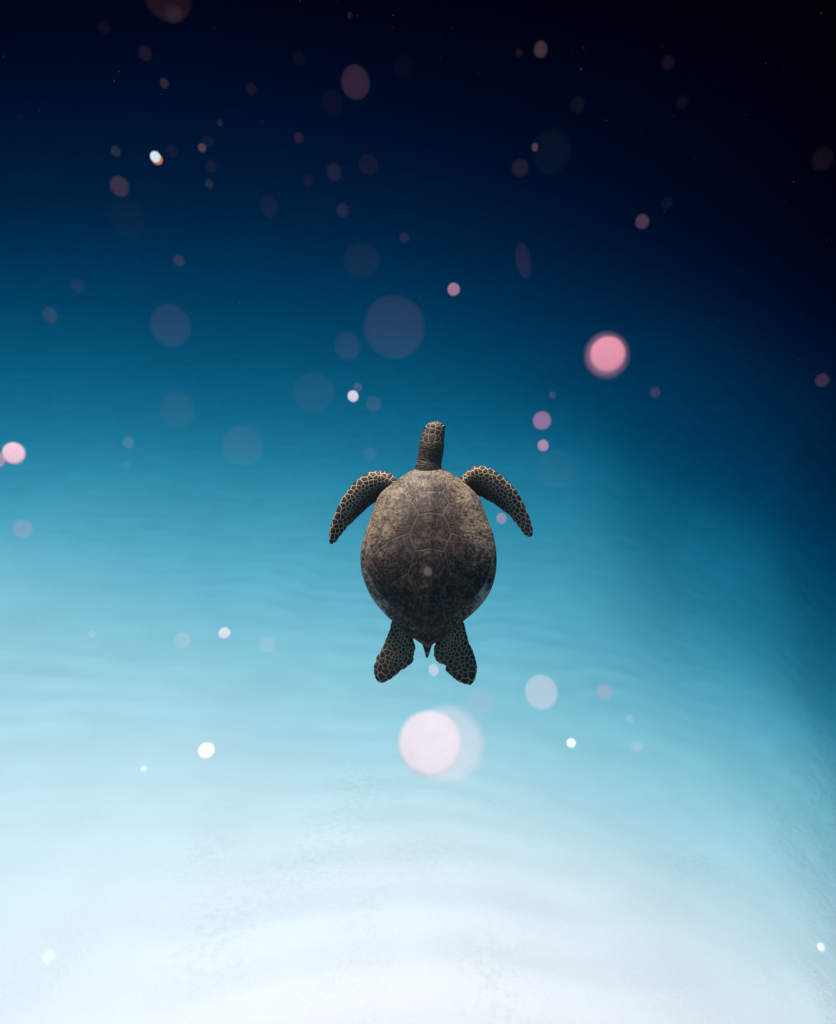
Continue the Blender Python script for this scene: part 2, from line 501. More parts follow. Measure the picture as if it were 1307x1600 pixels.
def scatter_seeds(spacing, bounds, tries=14000, seed=3):
    """Poisson-like seeds with a spacing that depends on the place."""
    r = np.random.default_rng(seed)
    pts = []; rad = []
    x0, y0, x1, y1 = bounds
    cellz = {}
    for _ in range(tries):
        p = (r.uniform(x0, x1), r.uniform(y0, y1))
        s = spacing(*p)
        if s is None: continue
        g = (int(p[0] // 30), int(p[1] // 30)); ok = True
        for i in (-1, 0, 1):
            for j in (-1, 0, 1):
                for (q, sq) in cellz.get((g[0] + i, g[1] + j), ()):
                    if (q[0] - p[0]) ** 2 + (q[1] - p[1]) ** 2 < (.5 * (s + sq)) ** 2: ok = False; break
                if not ok: break
            if not ok: break
        if ok:
            cellz.setdefault(g, []).append((p, s)); pts.append(p); rad.append(s)
    return np.array(pts), np.array(rad)


def scale_pattern(idx, A, seeds, rads, line, palefn):
    """Scales with pale seams: fills cell / tone / pale / bump for the vertices idx at pattern coordinates A."""
    t = kd_of(seeds)
    tn = np.random.default_rng(5).random(len(seeds))
    for k, i in enumerate(idx):
        (c1, i1, d1), (c2, i2, d2) = t.find_n((A[k, 0], A[k, 1], 0), 2)
        s = math.dist(seeds[i1], seeds[i2]) + 1e-6
        e = (d2 * d2 - d1 * d1) / (2 * s)
        cell[i] = e; tone[i] = tn[i1]
        bump[i] = min(1.0, e / (.28 * rads[i1]))
    cell[idx] = sstep(line * .35, line * 1.05, cell[idx])


limb_of = np.full(nv, -1); lt = np.zeros(nv); ls = np.zeros(nv)
names = list(limbs)
out_idx = np.where(~in_trunk)[0]
best = np.full(nv, 1e9)
for li, nm in enumerate(names):
    L = limbs[nm]
    lo = L.look.min(0) - .01; hi = L.look.max(0) + .01
    idx = out_idx[((bv[out_idx, :2] > lo) & (bv[out_idx, :2] < hi)).all(1)]
    t = kd_of(L.look)
    for i in idx:
        c, j, d = t.find((bv[i, 0], bv[i, 1], 0))
        if d < best[i]:
            best[i] = d; limb_of[i] = li; lt[i] = L.ts[j]; ls[i] = L.ss[j]

for li, nm in enumerate(names):
    idx = np.where(limb_of == li)[0]
    if nm in ('fl', 'fr'):
        # pattern space stretched so that the scales lengthen along the outer blade
        def fsp(x, y, nm=nm):
            c, j, d = FT_.find(((x / CS + 490 - T0[0]) * K, -(y / CS + 640 - T0[1]) * K, 0))
            if d > .012: return None
            t, s = limbs[nm].ts[j], limbs[nm].ss[j]
            base = np.interp(s, [0, .12, .35, .6, 1], [27, 24, 19, 15, 15])
            return float(base * np.interp(t, [0, .25, .55, 1], [.9, 1.0, 1.0, 1.35]) * (1 + .6 * n1(x / 23, y / 23)))
        FT_ = kd_of(limbs[nm].look)
        lo = to_crop(limbs[nm].look).min(0) - 15; hi = to_crop(limbs[nm].look).max(0) + 15
        sd, rd = scatter_seeds(fsp, (*lo, *hi), 9000, 3 + li)
        scale_pattern(idx, bc[idx], sd, rd, 2.2, None)
        pale[idx] = np.clip(1.0 * sstep(.80, .25, ls[idx] + .12 * np.sin(lt[idx] * 9)) + .9 * sstep(.55, .85, lt[idx]), 0.0, 1)
        # serrated trailing rim
        wrin[idx] = 0
    elif nm in ('hl', 'hr'):
        HT_ = kd_of(limbs[nm].look)

        def hsp(x, y, nm=nm):
            c, j, d = HT_.find(((x / CS + 490 - T0[0]) * K, -(y / CS + 640 - T0[1]) * K, 0))
            if d > .012: return None
            t, s = limbs[nm].ts[j], limbs[nm].ss[j]
            return float(np.interp(t, [0, .4, .7, .9, 1], [14, 16, 21, 30, 35]) * np.interp(s, [0, .15, .4, .7, .9, 1], [1.25, 1.1, .85, .85, 1.2, 1.3]) * (1 + .9 * n1(x / 19, y / 19)))
        lo = to_crop(limbs[nm].look).min(0) - 15; hi = to_crop(limbs[nm].look).max(0) + 15
        sd, rd = scatter_seeds(hsp, (*lo, *hi), 7000, 23 + li)
        scale_pattern(idx, bc[idx], sd, rd, 3.0, None)
        pale[idx] = .42 + .45 * sstep(.75, 1, lt[idx])
    elif nm == 'hd':
        HS = np.array([(622, 247), (685, 240), (741, 250), (777, 262), (685, 186), (640, 172), (746, 152), (692, 128), (655, 126), (738, 118), (720, 101), (772, 122), (636, 106), (672, 98), (700, 90),
                       (598, 212), (588, 250), (782, 292), (752, 302), (768, 216), (786, 190), (610, 172), (788, 152), (618, 132), (735, 196), (655, 92), (750, 96), (795, 235), (795, 275), (583, 285), (795, 128)], float)
        HS = (HS / 5.4458 + np.array([550, 640]) - np.array([490, 640])) * CS
        head = idx[bc[idx, 1] < 192]
        scale_pattern(head, bc[head], HS, np.full(len(HS), 34.), 2.3, None)
        pale[head] = .45
        neck = idx[bc[idx, 1] >= 192]
        cell[neck] = 1; tone[neck] = .75; bump[neck] = 1
        y = bc[neck, 1]; x = bc[neck, 0]
        w = np.sin((y + 26 * n1(x * .02, y * .025) + 12 * n2(x * .05, y * .06) + (x - 645) ** 2 * .0012) / 9.5 * 2 * np.pi) * (.45 + .9 * (n3(x * .03, y * .06) + .5))
        wrin[neck] = w * sstep(192, 215, y)
    elif nm == 'tl':
        tone[idx] = .5; cell[idx] = 1 - .75 * sstep(1335, 1345, bc[idx, 1]) * sstep(1362, 1352, bc[idx, 1]); pale[idx] = .5; bump[idx] = 1
low = bv[:, 2] < -.03
bv[:, :2] *= ((TD - bv[:, 2]) / TD)[:, None]
bv += bn * ((bump * .0009 - .0004) + wrin * .0005)[:, None]
body_me.vertices.foreach_set('co', bv.astype(np.float32).ravel())
body_me.update()
attr(body_me, 'cell', cell); attr(body_me, 'tone', tone); attr(body_me, 'pale', pale); attr(body_me, 'wrinkle', wrin)
attr(body_me, 'neck', ((limb_of == names.index('hd')) & (bc[:, 1] >= 192)).astype(float))

m, nd, lk, bs = mat_new('turtle_skin')
A_ = {k: N(nd, 'ShaderNodeAttribute', attribute_name=k).outputs['Fac'] for k in ('cell', 'tone', 'pale', 'wrinkle', 'neck')}
tc = N(nd, 'ShaderNodeTexCoord')
nz = N(nd, 'ShaderNodeTexNoise'); nz.inputs['Scale'].default_value = 160; nz.inputs['Detail'].default_value = 5
lk.new(tc.outputs['Object'], nz.inputs['Vector'])
dark = mixc(nd, lk, A_['tone'], (.016, .010, .007), (.050, .030, .020))
dark = mixc(nd, lk, maprange(nd, lk, nz.outputs[0], .45, .75), dark, (.060, .044, .032))
ncol = mixc(nd, lk, maprange(nd, lk, nz.outputs[0], .3, .7), (.048, .033, .024), (.098, .069, .047))
ncol = mixc(nd, lk, maprange(nd, lk, A_['wrinkle'], -1.0, .2, .75, 0), ncol, (.016, .011, .009))
dark = mixc(nd, lk, A_['neck'], dark, ncol)
line = mixc(nd, lk, A_['pale'], (.052, .034, .025), (.50, .345, .21))
lk.new(mixc(nd, lk, A_['cell'], line, dark), bs.inputs['Base Color'])
bs.inputs['Roughness'].default_value = .55
bs.inputs['Specular IOR Level'].default_value = .18
bp = N(nd, 'ShaderNodeBump'); bp.inputs['Strength'].default_value = .3; bp.inputs['Distance'].default_value = .0012
lk.new(nz.outputs[0], bp.inputs['Height']); lk.new(bp.outputs[0], bs.inputs['Normal'])
body = link('body', body_me, m, turtle)

# eyes on the sides of the head
m, nd, lk, bs = mat_new('turtle_eye')
bs.inputs['Base Color'].default_value = (.015, .012, .012, 1); bs.inputs['Roughness'].default_value = .08
th = np.linspace(0, np.pi, 13); pa = np.linspace(0, 2 * np.pi, 20, endpoint=False)
SV = np.stack([np.outer(np.sin(th), np.cos(pa)), np.outer(np.sin(th), np.sin(pa)), np.outer(np.cos(th), np.ones(20))], -1).reshape(-1, 3)
eye_me = mesh_from('eye', SV * .0052, grid_faces(13, 20, True)[:, ::-1])
for (ex, ey) in ((622, 104), (722, 98)):
    e = link('eye', eye_me, m, turtle)
    p = loc2([(ex, ey)])[0]
    e.location = (p[0], p[1], .017)

# carapace: a domed shell with its scutes lifted above it
HD = .086


def dome(cx, cy):
    """Height of the shell over an enlargement pixel."""
    d = np.stack([cx - CC[0], cy - CC[1]], 1)
    a_ = np.arctan2(-d[:, 1], d[:, 0]); r = np.hypot(d[:, 0], d[:, 1]) / outline(a_)
    z = HD * np.clip(1 - np.clip(r, 0, 1) ** 2.25, 0, 1) ** .82
    xm = 655 - (cy - 325) * .025
    keel = np.exp(-((cx - xm) / 26) ** 2) * .0035 * sstep(.98, .6, r) * sstep(380, 620, cy)
    z = z + keel + .0035 * sstep(.86, 1.0, r) * sstep(1.0, .97, r)
    z = z + .0006 * np.sin(cy / 205 * 2 * np.pi + 1.0) * sstep(.95, .5, r)
    return z


def scute_id(cx, cy):
    d = np.stack([cx - CC[0], cy - CC[1]], 1)
    a_ = np.arctan2(-d[:, 1], d[:, 0]); r = np.hypot(d[:, 0], d[:, 1]) / outline(a_)
    xm = 655 - (cy - 325) * .025
    u = cx - xm
    au = np.abs(u)
    wob = 5 * n1(cx * .02, cy * .02) + 3 * n2(cx * .06, cy * .06)
    rin = np.interp(cy, [300, 420, 520, 650, 780, 900, 1050, 1180, 1330], [.93, .94, .945, .95, .935, .905, .875, .87, .89]) + wob * .0004
    cap = np.interp(au, [0, 48, 90, 190, 260], [424, 439, 415, 410, 440]) + wob
    marg = (r > rin) | (cy < cap)
    ang = np.degrees(np.arctan2(u, -(cy - CC[1])))        # 0 at the head, +/-180 at the tail
    k = np.digitize(np.abs(ang), [8, 20, 33, 47, 62, 77, 92, 106, 120, 134, 148, 163])
    mid = np.where(k == 0, 100, 100 + k * 2 + (u > 0))
    arc = wob - (au / 60.) ** 2 * 6
    v = np.digitize(cy + arc, [500, 630, 825, 1060])
    hw = np.interp(cy, [420, 500, 565, 630, 740, 825, 945, 1060, 1150, 1290], [112, 62, 98, 64, 112, 74, 112, 62, 88, 96]) + wob
    c1 = np.interp(au, [60, 95, 140, 230, 300, 380], [560, 566, 572, 592, 590, 570]) + wob
    c2 = np.interp(au, [60, 115, 210, 285, 335, 400], [738, 738, 770, 825, 862, 880]) + wob
    c3 = np.interp(au, [60, 112, 195, 260, 330], [940, 945, 990, 1048, 1100]) + wob
    cc_ = (cy > c1).astype(int) + (cy > c2) + (cy > c3)
    cid = 50 + cc_ * 2 + (u > 0)
    return np.where(marg, mid, np.where(au < hw, v, cid))


gx, gy = np.meshgrid(np.arange(250, 1022, 2.0), np.arange(312, 1332, 2.0))
G = scute_id(gx.ravel(), gy.ravel()).reshape(gx.shape)
edge = np.zeros(G.shape, bool)
edge[:, 1:] |= G[:, 1:] != G[:, :-1]; edge[1:, :] |= G[1:, :] != G[:-1, :]
ek = kdtree.KDTree(int(edge.sum()))
for i, (ex, ey) in enumerate(zip(gx[edge] - 1, gy[edge] - 1)): ek.insert((ex, ey, 0), i)
ek.balance()
NA, NR = 720, 170
a = np.linspace(0, 2 * np.pi, NA, endpoint=False)
rr = 1 - (1 - np.linspace(0.004, 1, NR)) ** 1.25
Rg, Ag = np.meshgrid(rr, a, indexing='ij')
ol = outline(Ag)
cxs = (CC[0] + Rg * ol * np.cos(Ag)).ravel(); cys = (CC[1] - Rg * ol * np.sin(Ag)).ravel()
zs = dome(cxs, cys)
seam = np.array([ek.find((x, y, 0))[2] for x, y in zip(cxs, cys)])
lift = -.0003 + .0009 * sstep(0, 6, seam) + .0006 * sstep(6, 40, seam)
xy = loc2(np.stack([cxs, cys], 1))
SVt = np.concatenate([xy, (zs + lift)[:, None]], 1)
# growth streaks: run outward from the middle of the shell
relx, rely = cxs - 632, cys - 720
ang = np.arctan2(relx, -rely); rad = np.hypot(relx, rely)
ids_v = scute_id(cxs, cys)
offs = (ids_v * 7.31) % 50
vert_ = ids_v < 50
stk = np.stack([np.where(vert_, cxs / 40.0, ang * 4.6) + offs, np.where(vert_, cys / 120.0, rad / 95.0) + offs * .3, (cxs + cys) * 0], 1)
# pigment: how dark the shell is stained, lightened for a painted reflection on the rear rim
au = np.abs(cxs - (655 - (cys - 325) * .025))
pig = .46 + .46 * sstep(235, 50, au) * sstep(430, 620, cys) + .16 * sstep(230, 60, au) * sstep(370, 460, cys)
pig = np.maximum(pig, .95 * np.exp(-((cxs - 622) / 75) ** 2 - ((cys - 405) / 26) ** 2))
wv = 90 * n1(cxs / 70, cys / 70) + 45 * n2(cxs / 25, cys / 25)
pig = pig + .50 * sstep(640, 1010, cys + .30 * (170 - au) + wv)
c34 = np.isin(ids_v, (54, 55, 56, 57))
pig = pig + .12 * c34
mg = ids_v >= 100
pig = np.where(mg & (cys > 430), .42 + .30 * sstep(700, 900, cys) - .42 * np.exp(-((cxs - 935) / 60) ** 2 - ((cys - 1045) / 70) ** 2) - .34 * np.exp(-((cxs - 375) / 45) ** 2 - ((cys - 1105) / 50) ** 2) + .2 * sstep(1120, 1200, cys), pig)
pig = np.clip(pig + .30 * n4(cxs / 60, cys / 60) + .26 * n5(cxs / 22, cys / 22), 0, 1.1)
grey = np.where(mg, sstep(880, 1000, cys) * sstep(1190, 1120, cys), 0)  # pale reflection along the rear rim, painted into its colour

m, nd, lk, bs = mat_new('scute_horn')
at_p = N(nd, 'ShaderNodeAttribute', attribute_name='pigment'); at_s = N(nd, 'ShaderNodeAttribute', attribute_name='streak'); at_g = N(nd, 'ShaderNodeAttribute', attribute_name='rim_sheen')
n_a = N(nd, 'ShaderNodeTexNoise'); n_a.inputs['Scale'].default_value = 4.6; n_a.inputs['Detail'].default_value = 7; n_a.inputs['Roughness'].default_value = .68
lk.new(at_s.outputs['Vector'], n_a.inputs['Vector'])
tc = N(nd, 'ShaderNodeTexCoord')
n_b = N(nd, 'ShaderNodeTexNoise'); n_b.inputs['Scale'].default_value = 75; n_b.inputs['Detail'].default_value = 6; n_b.inputs['Roughness'].default_value = .7
lk.new(tc.outputs['Object'], n_b.inputs['Vector'])
n_c = N(nd, 'ShaderNodeTexNoise'); n_c.inputs['Scale'].default_value = 14; n_c.inputs['Detail'].default_value = 4
lk.new(at_s.outputs['Vector'], n_c.inputs['Vector'])
f = math_(nd, lk, 'ADD', math_(nd, lk, 'MULTIPLY', n_a.outputs[0], 1.5), math_(nd, lk, 'MULTIPLY', math_(nd, lk, 'SUBTRACT', n_b.outputs[0], .5), .6))
f = math_(nd, lk, 'ADD', math_(nd, lk, 'SUBTRACT', f, .25), math_(nd, lk, 'MULTIPLY', math_(nd, lk, 'SUBTRACT', at_p.outputs['Fac'], .5), .75))
tan = mixc(nd, lk, maprange(nd, lk, n_c.outputs[0], .35, .65), (.15, .101, .063), (.29, .212, .136))
tan = mixc(nd, lk, at_g.outputs['Fac'], tan, (.27, .225, .195))
brn = mixc(nd, lk, maprange(nd, lk, math_(nd, lk, 'SUBTRACT', math_(nd, lk, 'MULTIPLY', n_a.outputs[0], 1.0), math_(nd, lk, 'MULTIPLY', math_(nd, lk, 'SUBTRACT', n_b.outputs[0], .5), 1.2)), .58, .34), (.015, .010, .008), (.066, .043, .030))
lk.new(mixc(nd, lk, maprange(nd, lk, f, .24, .80), tan, brn), bs.inputs['Base Color'])
bs.inputs['Roughness'].default_value = .6
bs.inputs['Specular IOR Level'].default_value = .2
bp = N(nd, 'ShaderNodeBump'); bp.inputs['Strength'].default_value = .5; bp.inputs['Distance'].default_value = .0018
lk.new(f, bp.inputs['Height']); lk.new(bp.outputs[0], bs.inputs['Normal'])
scute_mat = m
m, nd, lk, bs = mat_new('shell_seam')
bs.inputs['Base Color'].default_value = (.052, .037, .028, 1); bs.inputs['Roughness'].default_value = .7
seam_mat = m
# base shell: top skin, rolled rim and underside in one closed mesh
nb_a, nb_r = 240, 60
ab = np.linspace(0, 2 * np.pi, nb_a, endpoint=False); rb = 1 - (1 - np.linspace(.01, 1, nb_r)) ** 1.3
Rb, Ab = np.meshgrid(rb, ab, indexing='ij'); ob = outline(Ab)
bx_ = (CC[0] + Rb * ob * np.cos(Ab)).ravel(); by_ = (CC[1] - Rb * ob * np.sin(Ab)).ravel()
top = np.concatenate([loc2(np.stack([bx_, by_], 1)), dome(bx_, by_)[:, None]], 1)
rings = [top]
for (s, dz) in ((1.006, -.002), (1.004, -.0055), (.985, -.008), (.93, -.008), (.80, -.006)):
    q = np.stack([CC[0] + s * outline(ab) * np.cos(ab), CC[1] - s * outline(ab) * np.sin(ab)], 1)
    rings.append(np.concatenate([loc2(q), np.full((nb_a, 1), dz)], 1))
BV = np.vstack(rings)
shell = link('carapace', mesh_from('carapace', BV, grid_faces(nb_r + 5, nb_a, True)), seam_mat, turtle)
quads = grid_faces(NR, NA, True)
fid = scute_id(cxs[quads].mean(1), cys[quads].mean(1)) if False else ids_v[quads[:, 0]]
for sid in np.unique(fid):
    q = quads[fid == sid]
    if len(q) < 30: continue
    used, inv = np.unique(q, return_inverse=True)
    sme = mesh_from('scute', SVt[used], inv.reshape(-1, 4))
    attr(sme, 'pigment', pig[used]); attr(sme, 'rim_sheen', grey[used]); attr(sme, 'streak', stk[used], 'FLOAT_VECTOR')
    nm = 'vertebral_scute' if sid < 50 else ('costal_scute' if sid < 100 else ('nuchal_scute' if sid == 100 else 'marginal_scute'))
    link(nm, sme, scute_mat, shell)

# ------------------------------------------------------------------ specks adrift in the water
def bead(seed, lump=.06, flat=.11):
    r = np.random.default_rng(seed)
    th = np.linspace(0.02, np.pi - .02, 17); pa = np.linspace(0, 2 * np.pi, 28, endpoint=False)
    D = np.stack([np.outer(np.sin(th), np.cos(pa)), np.outer(np.sin(th), np.sin(pa)), np.outer(np.cos(th), np.ones(28))], -1).reshape(-1, 3)
    g = np.ones(len(D))
    for _ in range(5):
        k = r.normal(0, 1.6, 3); g += lump * .4 * np.sin(D @ k + r.uniform(0, 6))
    V = D * g[:, None]; V[:, 2] *= flat
    F = [tuple(f) for f in grid_faces(17, 28, True)[:, ::-1].tolist()]
    F += [tuple(range(28)), tuple(range(16 * 28 + 27, 16 * 28 - 1, -1))]
    me = bpy.data.meshes.new('drifting_speck'); me.from_pydata([tuple(v) for v in V], [], F)
    me.polygons.foreach_set('use_smooth', np.ones(len(F), bool))
    return me


beads = [bead(k, lump=(.012, .02, .03, .04)[k]) for k in range(4)]
m, nd, lk, _b = mat_new('translucent_speck')
nd.remove(_b)
oi = N(nd, 'ShaderNodeObjectInfo')
df = N(nd, 'ShaderNodeBsdfDiffuse'); tr = N(nd, 'ShaderNodeBsdfTranslucent'); sss = N(nd, 'ShaderNodeAddShader')
lk.new(oi.outputs['Color'], df.inputs['Color']); lk.new(oi.outputs['Color'], tr.inputs['Color'])
lk.new(df.outputs[0], sss.inputs[0]); lk.new(tr.outputs[0], sss.inputs[1])
tc = N(nd, 'ShaderNodeTexCoord')
nz = N(nd, 'ShaderNodeTexNoise'); nz.inputs['Scale'].default_value = 2.2; nz.inputs['Detail'].default_value = 5
lk.new(tc.outputs['Object'], nz.inputs['Vector'])
tp = N(nd, 'ShaderNodeBsdfTransparent')
mx = N(nd, 'ShaderNodeMixShader')
lk.new(math_(nd, lk, 'MULTIPLY', oi.outputs['Alpha'], maprange(nd, lk, nz.outputs[0], .3, .7, .93, 1.05)), mx.inputs[0])
lk.new(tp.outputs[0], mx.inputs[1]); lk.new(sss.outputs[0], mx.inputs[2])
lk.new(mx.outputs[0], nd['Material Output'].inputs['Surface'])
speck_mat = m
for b_ in beads: b_.materials.append(m)
GAIN = np.array([.165, .190, .195])                # body colour for a display value of one
TINT = {'pink': (1, .48, .64), 'red': (1, .40, .44), 'white': (1.5, 1.45, 1.48), 'blush': (1.25, .78, .88), 'amber': (1.3, .42, .12), 'rose': (1.05, .42, .44), 'lilac': (1, .42, .66), 'pale': (1.22, 1.07, 1.13), 'blue': (.6, .7, 1.0), 'orange': (1, .62, .52), 'mist': (.95, .85, 1.0)}
